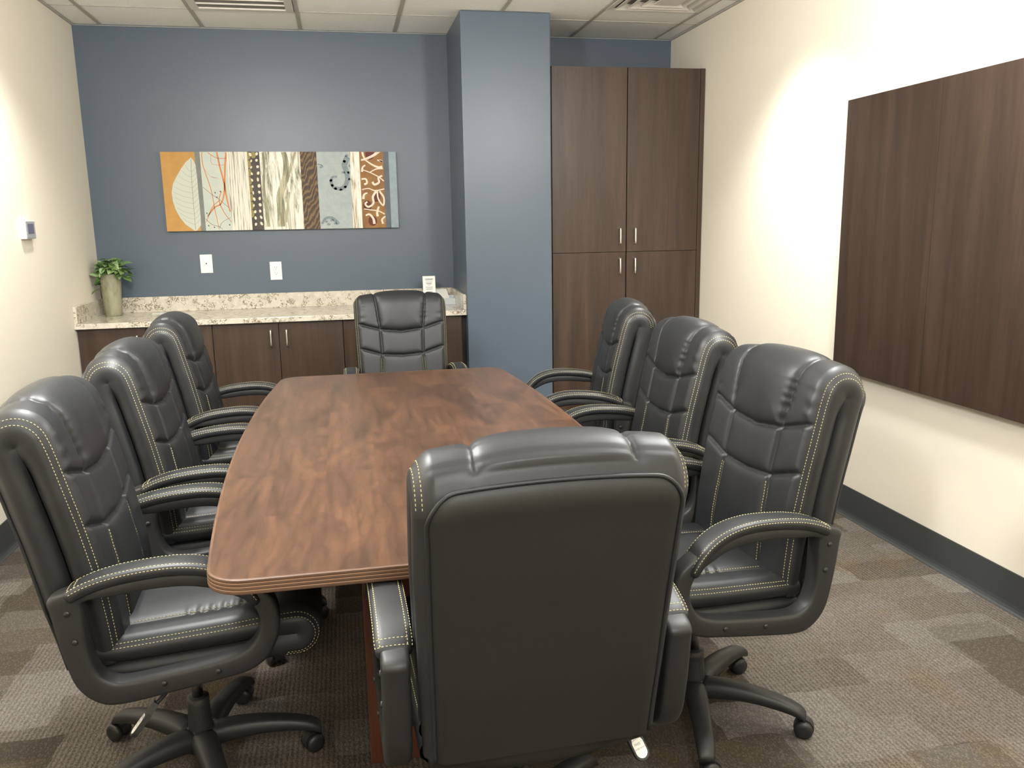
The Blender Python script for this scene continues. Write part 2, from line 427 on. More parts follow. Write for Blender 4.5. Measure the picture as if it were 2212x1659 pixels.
# ------------------------------------------------------------------ built-in cabinets and counter
def u_handle(parent, x, z0, z1, yface, name='handle'):
    bm = bmesh.new(); d = .028
    pts = [(x, yface, z0), (x, yface-d*.7, z0), (x, yface-d, z0+.008), (x, yface-d, z1-.008), (x, yface-d*.7, z1), (x, yface, z1)]
    add_tube(bm, crom(pts, 4), .0055, 10)
    return bm_obj(name, bm, M['nickel'], parent, True)
CF = 5.372      # base cabinet face
def base_cab(x0, x1, label, hz):
    r = empty('base_cabinet', ((x0+x1)/2, 5.67, 0)); tag(r, label, 'cabinet', 'base cabinets under the counter')
    cx = (x0+x1)/2; ox, oy = -cx, -5.67
    box('body', x0+ox, x1+ox, CF+.021+oy, 5.955+oy, .10, HC-.034, M['esp'], r)
    box('toe_kick', x0+ox, x1+ox, CF+.08+oy, CF+.10+oy, 0, .0995, M['kick'], r)
    for a, b, hxp in ((x0, cx, cx-.048), (cx, x1, cx+.048)):
        d = box('door', a+.002+ox, b-.002+ox, CF+oy, CF+.019+oy, .105, HC-.037, M['esp'], r, .0012)
        u_handle(d, hxp+ox, .722, .818, CF+oy)
    return r
base_cab(XL+.006, -.8135, 'dark brown two-door base cabinet at the left wall under the vase', 0)
base_cab(-.8125, -.0245, 'dark brown two-door base cabinet in the middle of the counter', 0)
base_cab(-.0235, .735, 'dark brown two-door base cabinet beside the blue pillar, behind the far chair', 0)
tag(box('filler_strip', .7355, PX0-.002, CF+.03, CF+.05, .0, HC-.034, M['kick']), 'dark narrow filler strip between base cabinet and blue pillar', 'filler')
ct = empty('countertop', ((XL+PX0)/2, 5.65, HC)); tag(ct, 'cream speckled quartz countertop with low backsplash along the blue wall', 'countertop')
cxo, cyo = -(XL+PX0)/2, -5.65
box('slab', XL+.001+cxo, PX0-.001+cxo, 5.341+cyo, YB-.001+cyo, -.0325, 0, M['quartz'], ct, .003)
box('backsplash', XL+.001+cxo, PX0-.001+cxo, YB-.020+cyo, YB-.001+cyo, .0003, .1016, M['quartz'], ct, .0015)
box('side_splash', XL+.001+cxo, XL+.020+cxo, 5.345+cyo, YB-.0205+cyo, .0003, .1016, M['quartz'], ct, .0015)
box('side_splash', PX0-.020+cxo, PX0-.001+cxo, 5.345+cyo, YB-.0205+cyo, .0003, .1016, M['quartz'], ct, .0015)

TX0, TX1, TF = 1.340, XR-.003, 5.358
tc = empty('tall_cabinet', ((TX0+TX1)/2, 5.66, 0)); tag(tc, 'tall dark brown four-door storage cabinet between blue pillar and cream wall', 'cabinet')
ox, oy = -(TX0+TX1)/2, -5.66
box('body', TX0+ox, TX1+ox, TF+.021+oy, YB-.002+oy, .10, 2.416, M['esp'], tc)
box('toe_kick', TX0+ox, TX1+ox, TF+.07+oy, TF+.09+oy, 0, .0995, M['kick'], tc)
XS, ZS, XRF = 1.846, 1.250, XR-.034
for a, b, z0, z1, hx_, hz in ((TX0, XS, .104, ZS, XS-.048, (1.112, 1.206)), (XS, XRF, .104, ZS, XS+.056, (1.112, 1.206)),
                          (TX0, XS, ZS, 2.416, XS-.048, (1.305, 1.402)), (XS, XRF, ZS, 2.416, XS+.056, (1.305, 1.402))):
    d = box('door', a+.0035+ox, b-.0035+ox, TF+oy, TF+.019+oy, z0+.0015, z1-.0015, M['esp'], tc, .0012)
    u_handle(d, hx_+ox, hz[0], hz[1], TF+oy)
box('filler', XRF+.0005+ox, TX1+ox, TF+.002+oy, TF+.0205+oy, .104, 2.416, M['esp'], tc)

# wall-hung whiteboard cabinet on the right wall
wc = empty('wall_cabinet', (XR-.001, 2.98, .739)); tag(wc, 'dark brown two-door wall cabinet hung on the cream right wall', 'cabinet')
box('body', -.058, 0, -.625, .625, 0, 1.238, M['esp_r'], wc, .001)
box('door', -.080, -.0585, .0015, .627, -.001, 1.239, M['esp_r'], wc, .0012)
box('door', -.080, -.0585, -.627, -.0015, -.001, 1.239, M['esp_r'], wc, .0012)

# ------------------------------------------------------------------ conference table
TCX, TCY, TL, TZ = .209, 2.858, 1.180, .752
def boat():
    rr = .085; pts = []
    hwf = lambda y: 0.516+.066*(1-(y/TL)**2)
    hw = hwf(TL)
    # right side going +y, corner, back edge, ...
    side = [(hwf(y), y) for y in np.linspace(-TL+rr, TL-rr, 40)]
    cor = []
    hx1 = hwf(TL-rr)
    for k in range(1, 10):
        a = k/10*PI/2; cor.append((hx1-rr+rr*math.cos(a), TL-rr+rr*math.sin(a)))
    back = [(x, TL) for x in np.linspace(hx1-rr, -hx1+rr, 14)]
    half = side+cor+back
    cor2 = [(-x, y) for x, y in cor[::-1]]
    half += cor2
    pts = half+[(-x, -y) for x, y in side+cor+back+cor2]
    return pts
BO = boat(); nB = len(BO)
def bnorm(i):
    a = np.array(BO[i-1]); b = np.array(BO[(i+1) % nB]); d = b-a; d /= np.linalg.norm(d); return np.array((d[1], -d[0]))
BN = [bnorm(i) for i in range(nB)]
tb = empty('conference_table', (TCX, TCY, 0)); tag(tb, 'boat-shaped walnut conference table with ridged edge in the middle of the room', 'table')
def rings(name, prof, mat, cap_top=False, cap_bot=False, smooth=False):
    v = []; f = []
    for off, z in prof:
        for p, n in zip(BO, BN): v.append((p[0]+n[0]*off, p[1]+n[1]*off, z))
    for k in range(len(prof)-1):
        for i in range(nB): f.append((k*nB+i, k*nB+(i+1) % nB, (k+1)*nB+(i+1) % nB, (k+1)*nB+i))
    if cap_top: f.append(tuple(range((len(prof)-1)*nB, len(prof)*nB)))
    if cap_bot: f.append(tuple(range(nB))[::-1])
    return mesh_obj(name, v, f, mat, tb, smooth)
rings('tabletop', [(-.003, TZ-.032), (-.003, TZ-.0004), (-.0038, TZ)], M['table'], True, True)
pr = [(-.003, TZ-.033), (.001, TZ-.033)]
z = TZ-.0325
for k in range(4):
    pr += [(.0022, z+.0008), (.0026, z+.0038), (.0022, z+.0068), (.0008, z+.0076)]; z += .0081
pr += [(-.001, TZ-.0001), (-.0038, TZ-.0001)]
rings('edge_band', pr, M['edge'])
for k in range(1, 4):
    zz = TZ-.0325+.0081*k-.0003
    rings('edge_highlight', [(.0006, zz-.0007), (.0024, zz-.0007), (.0024, zz+.0007), (.0006, zz+.0007)], M['stripe'])  # thin pale rings painted in as highlights along the ridges
for yy in (-.76, .70):
    bm = bmesh.new(); add_box(bm, -.207, .207, yy, yy+.09, .0, TZ-.0335, .004)
    bm_obj('pedestal_panel', bm, M['tbase'], tb)
box('stretcher_panel', -.02, .02, -.669, .699, .25, .68, M['tbase'], tb)

# ------------------------------------------------------------------ chairs
def pt_seg(px, py, a, b):
    ax, ay = a; bx, by = b; dx, dy = bx-ax, by-ay; L = dx*dx+dy*dy
    t = np.clip(((px-ax)*dx+(py-ay)*dy)/L, 0, 1)
    return np.hypot(px-ax-t*dx, py-ay-t*dy)

def fold(spine, hfun, wfun, r_frac, step, disp, nflat, post=None, close=.075):
    """padded sheet folded over the end of a spine in the y-z plane; returns grids P, N (stations x columns), v coords, columns"""
    sp = np.array(crom(spine, 12)); seg = np.r_[0, np.cumsum(np.hypot(*np.diff(sp, axis=0).T))]
    L = seg[-1]; n = int(L/step)+1; s = np.linspace(0, L, n)
    c = np.c_[np.interp(s, seg, sp[:, 0]), np.interp(s, seg, sp[:, 1])]
    t = np.gradient(c, axis=0); t /= np.linalg.norm(t, axis=1)[:, None]
    nn = np.c_[t[:, 1], -t[:, 0]]                      # 'front' normal
    h = np.array([hfun(q/L) for q in s])
    C = []; Nn = []; V = []; Wd = []; S_ = []
    for i in range(n): C.append(c[i]+nn[i]*h[i]); Nn.append(nn[i]); V.append(s[i]); S_.append(s[i]/L)
    na = int(PI*h[-1]/step); base = V[-1]
    for k in range(1, na):
        a = k/na*PI; d = nn[-1]*math.cos(a)+t[-1]*math.sin(a); C.append(c[-1]+d*h[-1]); Nn.append(d); V.append(base+k/na*PI*h[-1]); S_.append(1+.0*a)
    base += PI*h[-1]
    for i in range(n-1, -1, -1): C.append(c[i]-nn[i]*h[i]); Nn.append(-nn[i]); V.append(base+L-s[i]); S_.append(s[i]/L)
    C = np.array(C); Nn = np.array(Nn); V = np.array(V); K = len(C)
    Hk = np.r_[h, np.full(na-1, h[-1]), h[::-1]]
    Wk = np.array([wfun(q) for q in S_])
    Sarc = np.r_[s, np.full(na-1, L), s[::-1]]
    cl = np.clip((Sarc-(L-close))/close, 0, 1); cl = cl*cl*(3-2*cl)
    fl = np.linspace(-1, 1, nflat); ph = np.linspace(0, PI*.90, 13)[1:]
    J = nflat+2*len(ph)
    P = np.zeros((K, J, 3)); X = np.zeros((K, J)); N = np.zeros((K, J, 3)); PH = np.zeros(J)
    for j in range(J):
        if j < len(ph): sg, a, f = -1, ph[len(ph)-1-j], None
        elif j >= len(ph)+nflat: sg, a, f = 1, ph[j-len(ph)-nflat], None
        else: sg, a, f = 1, 0, fl[j-len(ph)]
        r = Hk*r_frac
        if f is not None: x = f*(Wk-r); inn = 0*r; cn, sn = 1, 0
        else:
            x = Wk-r+r*math.sin(a); inn = r*(1-math.cos(a)); cn, sn = math.cos(a), sg*math.sin(a)
            if a > PI/2:
                tt = (a-PI/2)/(.40*PI)
                x = x*(1-cl)+cl*(Wk-.006*tt*tt); inn = inn*(1-cl)+cl*(r+(Hk*.985-r)*tt)
            x = sg*x
        q = C-Nn*inn[:, None]
        P[:, j, 0] = x; P[:, j, 1] = q[:, 0]; P[:, j, 2] = q[:, 1]; X[:, j] = x; PH[j] = sg*a
        N[:, j, 0] = sn; N[:, j, 1] = Nn[:, 0]*cn; N[:, j, 2] = Nn[:, 1]*cn
    D = disp(X, V[:, None]+0*X, PH[None, :]+0*X, P)
    P = P+N*D[..., None]
    if post: P = post(P, V)
    # geometric normals
    dk = np.gradient(P, axis=0); dj = np.gradient(P, axis=1); G = np.cross(dj, dk)
    ln = np.linalg.norm(G, axis=2); ln[ln == 0] = 1; G /= ln[..., None]
    flip = np.sign((G*N).sum(2)); flip[flip == 0] = 1
    return P, G*flip[..., None], V, len(ph)

def grid_faces(K, J): return [(k*J+j, k*J+j+1, (k+1)*J+j+1, (k+1)*J+j) for k in range(K-1) for j in range(J-1)]

class Dashes:
    def __init__(s): s.v = []; s.f = []
    def run(s, P, N, length=.0058, gap=.0024, w=.0009, hgt=.0008):
        P = np.array(P); N = np.array(N)
        seg = np.r_[0, np.cumsum(np.linalg.norm(np.diff(P, axis=0), axis=1))]
        q = 0
        ev = lambda a, A: np.array([np.interp(a, seg, A[:, i]) for i in range(3)])
        while q+length < seg[-1]:
            a, b = ev(q, P), ev(q+length, P); n = ev(q+length/2, N); n /= max(np.linalg.norm(n), 1e-9)
            t = b-a; lt = np.linalg.norm(t)
            if lt > 1e-6:
                t /= lt; sd = np.cross(t, n); m = (a+b)/2+n*hgt*.9
                i0 = len(s.v)
                s.v += [a-sd*w-n*.001, a+sd*w-n*.001, b+sd*w-n*.001, b-sd*w-n*.001, m-t*lt*.3-sd*w*.7, m-t*lt*.3+sd*w*.7, m+t*lt*.3+sd*w*.7, m+t*lt*.3-sd*w*.7]
                s.f += [tuple(i0+x for x in q4) for q4 in ((4, 5, 6, 7), (0, 1, 5, 4), (1, 2, 6, 5), (2, 3, 7, 6), (3, 0, 4, 7))]
            q += length+gap
    def build(s, name, parent):
        o = mesh_obj(name, s.v, s.f, M['thread'], parent); o['kind'] = 'stuff'; return o

BW = .257     # back half width
def build_chair():
    root = empty('office_chair')
    # ---- backrest
    spine = [(-.180, .425), (-.197, .55), (-.232, .75), (-.271, .92), (-.285, .967)]
    Lsp = sum(math.dist(a, b) for a, b in zip(spine, spine[1:]))
    Z2V = lambda z: (z-.425)/.542*Lsp            # front arclength for a height z
    hb = .070
    Vtop = Z2V(.967); Vend = Vtop+PI*hb*.62       # rear seam of the pillow
    zz = Z2V
    A = [(.128, zz(.44)), (.124, zz(.55)), (.117, zz(.66)), (.115, zz(.72)), (.119, zz(.85)), (.133, zz(.95)), (.144, zz(1.02)), (.150, Vend+.012)]
    seams = [(a, b) for a, b in zip(A, A[1:])]
    cs = [((0, zz(.838)), (.119, zz(.85))), ((.119, zz(.85)), (.235, zz(.884))), ((0, zz(.714)), (.115, zz(.722))), ((.115, zz(.722)), (.235, zz(.757)))]
    seams += cs
    Va = 2*Vtop+PI*hb
    def disp(X, V, PH, P):
        ax = np.abs(X)
        d = np.full(X.shape, 9.)
        for a, b in seams: d = np.minimum(d, pt_seg(ax, V, a, b))
        d = np.minimum(d, np.abs(ax-.236)+.004)
        xa = np.interp(V, [p[1] for p in A], [p[0] for p in A])
        head = (ax < xa) & (V > zz(.84)) & (V < Vend+.012)
        mid = (ax < xa) & (V <= zz(.84))
        ridge = np.where(head, .015*(1-np.exp(-d/.030)), 0)+np.where(mid, .003*(1-np.exp(-d/.02)), 0)
        out = .009*(1-np.exp(-d/.008))+ridge-.008*np.exp(-(d/.0038)**2)*np.clip(1.25-(V-Vtop)/.12, .25, 1)
        # puckers beside the pillow seam and at the bolster seam
        dA = np.full(X.shape, 9.)
        for a, b in zip(A, A[1:]): dA = np.minimum(dA, pt_seg(ax, V, a, b))
        pk = np.sin(V*2*PI/.023+np.sin(V*47)*2.2+np.sign(X)*1.1)*np.exp(-(dA/.016)**2)*.0026*(.6+.4*np.sin(V*31+X*9))
        out += pk*(V > zz(.86))*(V < Vend-.02)*np.clip(dA/.006, 0, 1)
        out += np.sin(V*2*PI/.034+np.sign(X))*np.exp(-((ax-.215)/.018)**2)*.0013*(V > zz(.86))*(V < Vtop)
        fade = np.clip((V-Vtop)/(PI*hb*.45), 0, 1); out = out*(1-.35*fade)+.004*fade*np.where(head, .4, 1)
        out -= .0018*np.exp(-((V-Vend)/.004)**2)
        bl = np.clip((V-Vend-.012)/.02, 0, 1); out = out*(1-bl)+.007*bl
        # bolster seam groove between the two stitch rows
        g = np.exp(-((np.abs(PH)-.81)/.15)**2)*.0035
        side = np.clip(np.abs(PH)/.5, 0, 1)
        out = out*(1-side)+side*.002-g
        return out
    def post(P, V):
        k = np.exp(-(np.clip(np.abs(V-(Vtop+PI*hb*.45)), 0, 9)/.16)**2)
        P = P.copy(); P[..., 2] += (k[:, None])*.020*(1-np.clip(np.abs(P[..., 0])/BW, 0, 1)**2.2)
        return P
    def hfun(u): return .058+.012*min(1, u/.3)
    def wfun(u): return .243+.014*min(1, max(0, u)/.75)
    P, N, V, R = fold(spine, hfun, wfun, .49, .0047, disp, 97, post)
    K, J, _ = P.shape
    back = mesh_obj('backrest', P.reshape(-1, 3), grid_faces(K, J), M['leather'], root, True)
    # core closing the groove between the sheets, black to paint shade in the slit
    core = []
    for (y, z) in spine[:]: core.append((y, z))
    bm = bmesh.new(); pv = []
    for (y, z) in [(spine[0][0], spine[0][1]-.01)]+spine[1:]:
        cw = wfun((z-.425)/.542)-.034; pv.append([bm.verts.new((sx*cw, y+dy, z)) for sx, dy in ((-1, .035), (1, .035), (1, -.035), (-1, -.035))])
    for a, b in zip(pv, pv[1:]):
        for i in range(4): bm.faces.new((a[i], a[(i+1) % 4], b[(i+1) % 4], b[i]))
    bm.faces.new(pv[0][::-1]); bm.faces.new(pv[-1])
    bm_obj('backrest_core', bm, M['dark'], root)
    # rear panel with piping: rounded outline on the rear sheet
    kr = np.where(V > Vtop+PI*hb*.80)[0]; kr0, kr1 = kr[0], K-1; e_ = R-5
    def rear_pt(x, v, off):
        ki = np.interp(v, V, np.arange(K)); k0 = int(min(ki, K-2)); t = ki-k0
        row = P[k0]*(1-t)+P[k0+1]*t; rn = N[k0]*(1-t)+N[k0+1]*t
        xs_ = row[e_:J-e_, 0]; o = np.argsort(xs_)
        p = np.array([x]+[np.interp(x, xs_[o], row[e_:J-e_, i][o]) for i in (1, 2)])
        n = np.array([0, np.interp(x, xs_[o], rn[e_:J-e_, 1][o]), np.interp(x, xs_[o], rn[e_:J-e_, 2][o])])
        return p+n*off, n
    va, vb = V[kr0], V[-1]-.004
    hwid = lambda v: (.238-.014*((v-va)/(vb-va)))
    cr = .055
    outl = []
    ntop = 22
    def edge_w(v):
        d = v-va
        w_ = hwid(v)
        if d < cr: w_ -= cr-math.sqrt(max(cr*cr-(cr-d)**2, 0))
        return w_
    vs_ = list(va+cr*(1-np.cos(np.linspace(0, PI/2, 10))))+list(np.linspace(va+cr, vb, 34)[1:])
    gv = []; cols = 31
    for v in vs_:
        ew = max(edge_w(v), .02)
        ew = max(ew, hwid(va)-cr if v == va else ew)
        for f in np.linspace(-1, 1, cols):
            de = min((1-abs(f))*ew, v-va)
            off = .001+.009*(1-math.exp(-de/.012))
            p, n = rear_pt(f*ew, v, off); gv.append(p)
    vinyl = mesh_obj('rear_panel', gv, [tuple(q) for q in grid_faces(len(vs_), cols)], M['vinyl'], root, True)
    pipe = [rear_pt(-max(edge_w(v), .02), v, .0035)[0] for v in vs_[::-1]]
    e0 = max(edge_w(vs_[0]), .02)
    pipe += [rear_pt(x, vs_[0], .0035)[0] for x in np.linspace(-e0, e0, 24)[1:-1]]
    pipe += [rear_pt(max(edge_w(v), .02), v, .0035)[0] for v in vs_]
    bm = bmesh.new(); add_tube(bm, pipe, .0042, 8); bm_obj('piping', bm, M['leather'], vinyl, True)
    # rounded hem closing the bottom of the back
    bm = bmesh.new(); add_tube(bm, crom([(-.225, -.178, .425), (-.10, -.182, .408), (0, -.183, .402), (.10, -.182, .408), (.225, -.178, .425)], 6), .050, 12)
    for v_ in bm.verts: v_.co.y = -.18+(v_.co.y+.18)*1.12
    bm_obj('back_hem', bm, M['vinyl'], root, True)
    # stitching of the back
    D = Dashes()
    dphi = PI*.90/12
    def side_row(P, N, R, J, a, sg, k0, k1):
        f = a/dphi-1; j0 = int(f); t = f-j0
        ja, jb = (J-R+j0, J-R+j0+1) if sg > 0 else (R-1-j0, R-2-j0)
        return P[k0:k1, ja]*(1-t)+P[k0:k1, jb]*t, N[k0:k1, ja]*(1-t)+N[k0:k1, jb]*t
    for sg in (-1, 1):
        for a_ in (.60, 1.02): D.run(*side_row(P, N, R, J, a_, sg, 2, int(K*.575)))
    def row_pts(x, v0, v1, n=40):
        pp = []; nq = []
        for v in np.linspace(v0, v1, n):
            ki = np.interp(v, V, np.arange(K)); k0 = int(min(ki, K-2)); t = ki-k0
            row = P[k0]*(1-t)+P[k0+1]*t; rn = N[k0]*(1-t)+N[k0+1]*t
            xs_ = row[R:J-R, 0]
            pp.append([x if not callable(x) else x(v)]+[np.interp(x if not callable(x) else x(v), xs_, row[R:J-R, i]) for i in (1, 2)])
            nq.append([0]+[np.interp(x if not callable(x) else x(v), xs_, rn[R:J-R, i]) for i in (1, 2)])
        return np.array(pp), np.array(nq)
    xa = lambda v: np.interp(v, [p[1] for p in A], [p[0] for p in A])
    for sg in (-1, 1):
        for dx in (-.007, .006):
            D.run(*row_pts(lambda v, sg=sg, dx=dx: sg*(xa(v)+dx), zz(.46), zz(.708)))
    D.build('stitching', back)

    # ---- seat
    sspine = [(-.175, .424), (-.05, .430), (.10, .438), (.21, .447), (.279, .450)]
    Ls = sum(math.dist(a, b) for a, b in zip(sspine, sspine[1:]))
    yv = lambda y: (y+.175)/.454*Ls
    # front normal of the fold must be up here: walk the spine reversed in sign by mirroring y
    ms = [(z_, y_) for (y_, z_) in sspine]      # swap axes: (z, y) so that the 'front' normal is +z after swapping back
    def sdisp(X, V, PH, P):
        ax = np.abs(X); d = np.full(X.shape, 9.)
        for a, b in [((.150, yv(-.175)), (.150, yv(.23))), ((0, yv(.235)), (.150, yv(.23))), ((.150, yv(.23)), (.246, yv(.20)))]:
            d = np.minimum(d, pt_seg(ax, V, a, b))
        d = np.minimum(d, np.abs(ax-.238)+.004)
        cen = (ax < .15) & (V < yv(.23))
        amp = np.where(cen, .020, .012); lam = np.where(cen, .03, .018)
        out = amp*(1-np.exp(-d/lam))-.003*np.exp(-(d/.005)**2)
        out += .0025*np.sin(V*2*PI/.03+X*30)*np.exp(-((ax-.15)/.02)**2)*(V < yv(.22))*(V > yv(.02))
        Vf = Ls+PI*.055*.5
        out *= np.clip((Vf+.05-V)/.08, 0, 1)
        out = np.where(V > Vf+.05, 0, out)
        g = np.exp(-((np.abs(PH)-.81)/.15)**2)*.0035
        side = np.clip(np.abs(PH)/.5, 0, 1)
        return out*(1-side)+side*.002-g
    P2, N2, V2, R2 = fold(ms, lambda u: .052+.007*u, lambda u: .246+.008*u, .49, .0056, sdisp, 81, close=.13)
    P2 = P2[..., [0, 2, 1]]; N2 = N2[..., [0, 2, 1]]
    K2, J2, _ = P2.shape
    seat = mesh_obj('seat', P2.reshape(-1, 3), [q[::-1] for q in grid_faces(K2, J2)], M['leather'], root, True)
    bm = bmesh.new(); add_box(bm, -.212, .212, -.172, .270, .405, .466); bm_obj('seat_core', bm, M['dark'], root)  # filler, its black painted in as shade for the seat's side groove
    D = Dashes()
    for sg in (-1, 1):
        for a_ in (.60, 1.02): D.run(*side_row(P2, N2, R2, J2, a_, sg, 2, int(K2*.62)))
    for sg in (-1, 1):
        for dx in (-.007, .006):
            pp = []; nq = []
            for v in np.linspace(yv(-.12), yv(.22), 40):
                ki = np.interp(v, V2, np.arange(K2)); k0 = int(ki); t = ki-k0
                row = P2[k0]*(1-t)+P2[k0+1]*t; rn = N2[k0]*(1-t)+N2[k0+1]*t; x = sg*(.15+dx)
                pp.append([x]+[np.interp(x, row[R2:J2-R2, 0], row[R2:J2-R2, i]) for i in (1, 2)])
                nq.append([0]+[np.interp(x, row[R2:J2-R2, 0], rn[R2:J2-R2, i]) for i in (1, 2)])
            D.run(np.array(pp), np.array(nq))
    D.build('stitching', seat)

    # ---- arms
    outer = [(-.245, .632), (-.243, .60), (-.235, .54), (-.225, .485), (-.208, .42), (-.172, .376), (-.12, .360), (0, .374), (.10, .389), (.17, .402), (.215, .432), (.24, .48), (.247, .53), (.236, .578), (.207, .606), (.16, .634), (.11, .655), (.04, .667), (-.05, .666), (-.13, .655), (-.205, .648)]
    inner = [(-.172, .618), (-.173, .60), (-.172, .54), (-.168, .49), (-.155, .447), (-.135, .426), (-.10, .417), (0, .426), (.09, .437), (.14, .447), (.175, .466), (.195, .497), (.20, .53), (.191, .558), (.173, .580), (.135, .602), (.095, .621), (.035, .633), (-.045, .633), (-.11, .627), (-.15, .625)]
    O_ = crom(outer, 4, True); I_ = crom(inner, 4, True)
    ns = 20; spw = lambda c, e: math.copysign(abs(c)**e, c)
    padline = crom([(-.212, .648), (-.17, .668), (-.11, .684), (-.03, .693), (.04, .693), (.10, .681), (.15, .655), (.188, .616), (.212, .579)], 6)
    pl = np.array(padline); tl = np.gradient(pl, axis=0); tl /= np.linalg.norm(tl, axis=1)[:, None]; nl = np.c_[-tl[:, 1], tl[:, 0]]
    for sg in (-1, 1):
        v = []; f = []; xc = sg*.292
        m_ = len(O_)
        for a, b in zip(O_, I_):
            c = (a+b)/2; hv = (a-b)/2
            for k in range(ns):
                th = 2*PI*k/ns; q = c+hv*spw(math.cos(th), .42)
                v.append((xc+.0285*spw(math.sin(th), .42), q[0], q[1]))
        for i in range(m_):
            for k in range(ns):
                q = (i*ns+k, i*ns+(k+1) % ns, ((i+1) % m_)*ns+(k+1) % ns, ((i+1) % m_)*ns+k)
                f.append(q if sg > 0 else q[::-1])
        arm = mesh_obj('armrest', v, f, M['plastic'], root, True)
        # pad
        nsp = 20; v = []; f = []; rows = {}
        npd = len(pl); rowsP = np.zeros((npd, nsp, 3)); rowsN = np.zeros((npd, nsp, 3))
        for i in range(npd):
            e = min(i, npd-1-i)/4; sc = math.sqrt(max(1-(1-min(e, 1))**2, 0))*.25+.75 if e < 1 else 1
            for k in range(nsp):
                th = 2*PI*k/nsp; cu, su = spw(math.cos(th), .62), spw(math.sin(th), .62)
                cy = pl[i]-nl[i]*.0165+nl[i]*(.0165*cu*sc)
                p = (xc+.0385*su*sc, cy[0], cy[1]); v.append(p); rowsP[i, k] = p
                nv = np.array((math.sin(th), nl[i][0]*math.cos(th), nl[i][1]*math.cos(th))); rowsN[i, k] = nv/np.linalg.norm(nv)
        for i in range(npd-1):
            for k in range(nsp):
                q = (i*nsp+k, i*nsp+(k+1) % nsp, (i+1)*nsp+(k+1) % nsp, (i+1)*nsp+k); f.append(q)
        f.append(tuple(range(nsp))[::-1]); f.append(tuple(range((npd-1)*nsp, npd*nsp)))
        bm = bmesh.new(); vv = [bm.verts.new(p) for p in v]
        for q in f: bm.faces.new([vv[i] for i in q])
        pad = bm_obj('arm_pad', bm, M['leather'], arm, True)
        D = Dashes()
        for k in (2, 4, nsp-2, nsp-4): D.run(rowsP[2:-1, k], rowsN[2:-1, k])
        # across the rear end of the pad
        for i_ in (2, 4): D.run([rowsP[i_, k % nsp] for k in range(-3, 4)], [rowsN[i_, k % nsp] for k in range(-3, 4)])
        D.build('stitching', arm)
        for (y, z_) in ((-.205, .60), (-.196, .53), (-.02, .402), (.10, .415)):
            bm = bmesh.new(); add_cyl(bm, (xc+sg*.026, y, z_), (xc+sg*.0315, y, z_), .0085, .006, 14); bm_obj('bolt', bm, M['wheel'], arm, True)
    # ---- mechanism, lever, column
    bm = bmesh.new(); add_box(bm, -.10, .10, -.12, .14, .352, .378, .006); add_box(bm, -.262, .262, -.03, -.005, .366, .376); add_box(bm, -.262, .262, .085, .11, .372, .388)
    add_box(bm, -.05, .05, -.08, .10, .318, .352, .006)
    bm_obj('tilt_mechanism', bm, M['plastic'], root)
    bm = bmesh.new(); add_lathe(bm, [(.018, .262), (.030, .266), (.032, .30), (.026, .316)], 20, (0, .13, .05)); bm_obj('tension_knob', bm, M['plastic'], root, True)
    bm = bmesh.new(); add_lathe(bm, [(.033, .085), (.032, .12), (.0285, .185), (.029, .205), (.024, .208)], 24); bm_obj('column_sleeve', bm, M['plastic'], root, True)
    bm = bmesh.new(); add_lathe(bm, [(.0145, .17), (.0145, .33)], 20); bm_obj('gas_piston', bm, M['chrome'], root, True)
    tip = Vector((.272, -.112, .252)); d = Vector((.28, -.62, -.73)).normalized(); start = tip-d*.085
    n_ = Vector((.05, -.78, .62)); n_ = (n_-d*n_.dot(d)).normalized(); sd = (-d).cross(n_).normalized()
    bm = bmesh.new(); add_tube(bm, crom([(.05, .0, .338), (.15, -.01, .340), (.225, -.03, .335), tuple(start+d*.01)], 6), .005, 8)
    lev = bm_obj('height_lever', bm, M['plastic'], root, True)
    def paddle(name, L0, L1, w0, th, off, mat, par, tip_c=True):
        pts = [(-w0*.62, L0), (-w0, L0+(L1-L0)*.3)]
        nn_ = 10
        for k in range(nn_+1):
            a = PI-PI*k/nn_; pts.append((w0*math.cos(a), L1-w0+w0*math.sin(a)))
        pts += [(w0, L0+(L1-L0)*.3), (w0*.62, L0)]
        bm = bmesh.new()
        tp = [bm.verts.new(start+sd*x+d*y+n_*(off+th)) for x, y in pts]; bt = [bm.verts.new(start+sd*x+d*y+n_*off) for x, y in pts]
        bm.faces.new(tp); bm.faces.new(bt[::-1])
        for i in range(len(pts)): bm.faces.new((tp[i], bt[i], bt[(i+1) % len(pts)], tp[(i+1) % len(pts)]))
        return bm_obj(name, bm, mat, par)
    paddle('lever_paddle', -.005, .085, .018, .012, -.006, M['plastic'], lev)
    stk = paddle('lever_sticker', .030, .080, .0140, .0004, .0062, M['paper'], lev)
    def text_mesh(body, size, cx, cy):
        cu = bpy.data.curves.new('text', 'FONT'); cu.body = body; cu.size = size; cu.align_x = 'CENTER'; cu.align_y = 'CENTER'
        to = bpy.data.objects.new('text', cu); COL.objects.link(to)
        bpy.context.view_layer.update()
        me = bpy.data.meshes.new_from_object(to.evaluated_get(bpy.context.evaluated_depsgraph_get()))
        bpy.data.objects.remove(to)
        rt_ = (-d).cross(n_).normalized()
        vv = [start+d*cy+rt_*(cx+v.co.x)-d*v.co.y+n_*.0069 for v in me.vertices]; ff = [tuple(p.vertices) for p in me.polygons]
        return vv, ff
    tv, tf = [], []
    for body, sz, cx, cy in (('LOCK', .0075, .002, .037), ('-', .011, -.0095, .039), ('FREE', .0075, -.002, .049), ('-', .011, .0095, .045), ('UP OR DOWN', .0046, .0, .059), ('I', .006, 0, .068)):
        a, b = text_mesh(body, sz, cx, cy); i0 = len(tv); tv += a; tf += [tuple(i0+i for i in q) for q in b]
    mesh_obj('lever_print', tv, tf, M['ink'], lev)
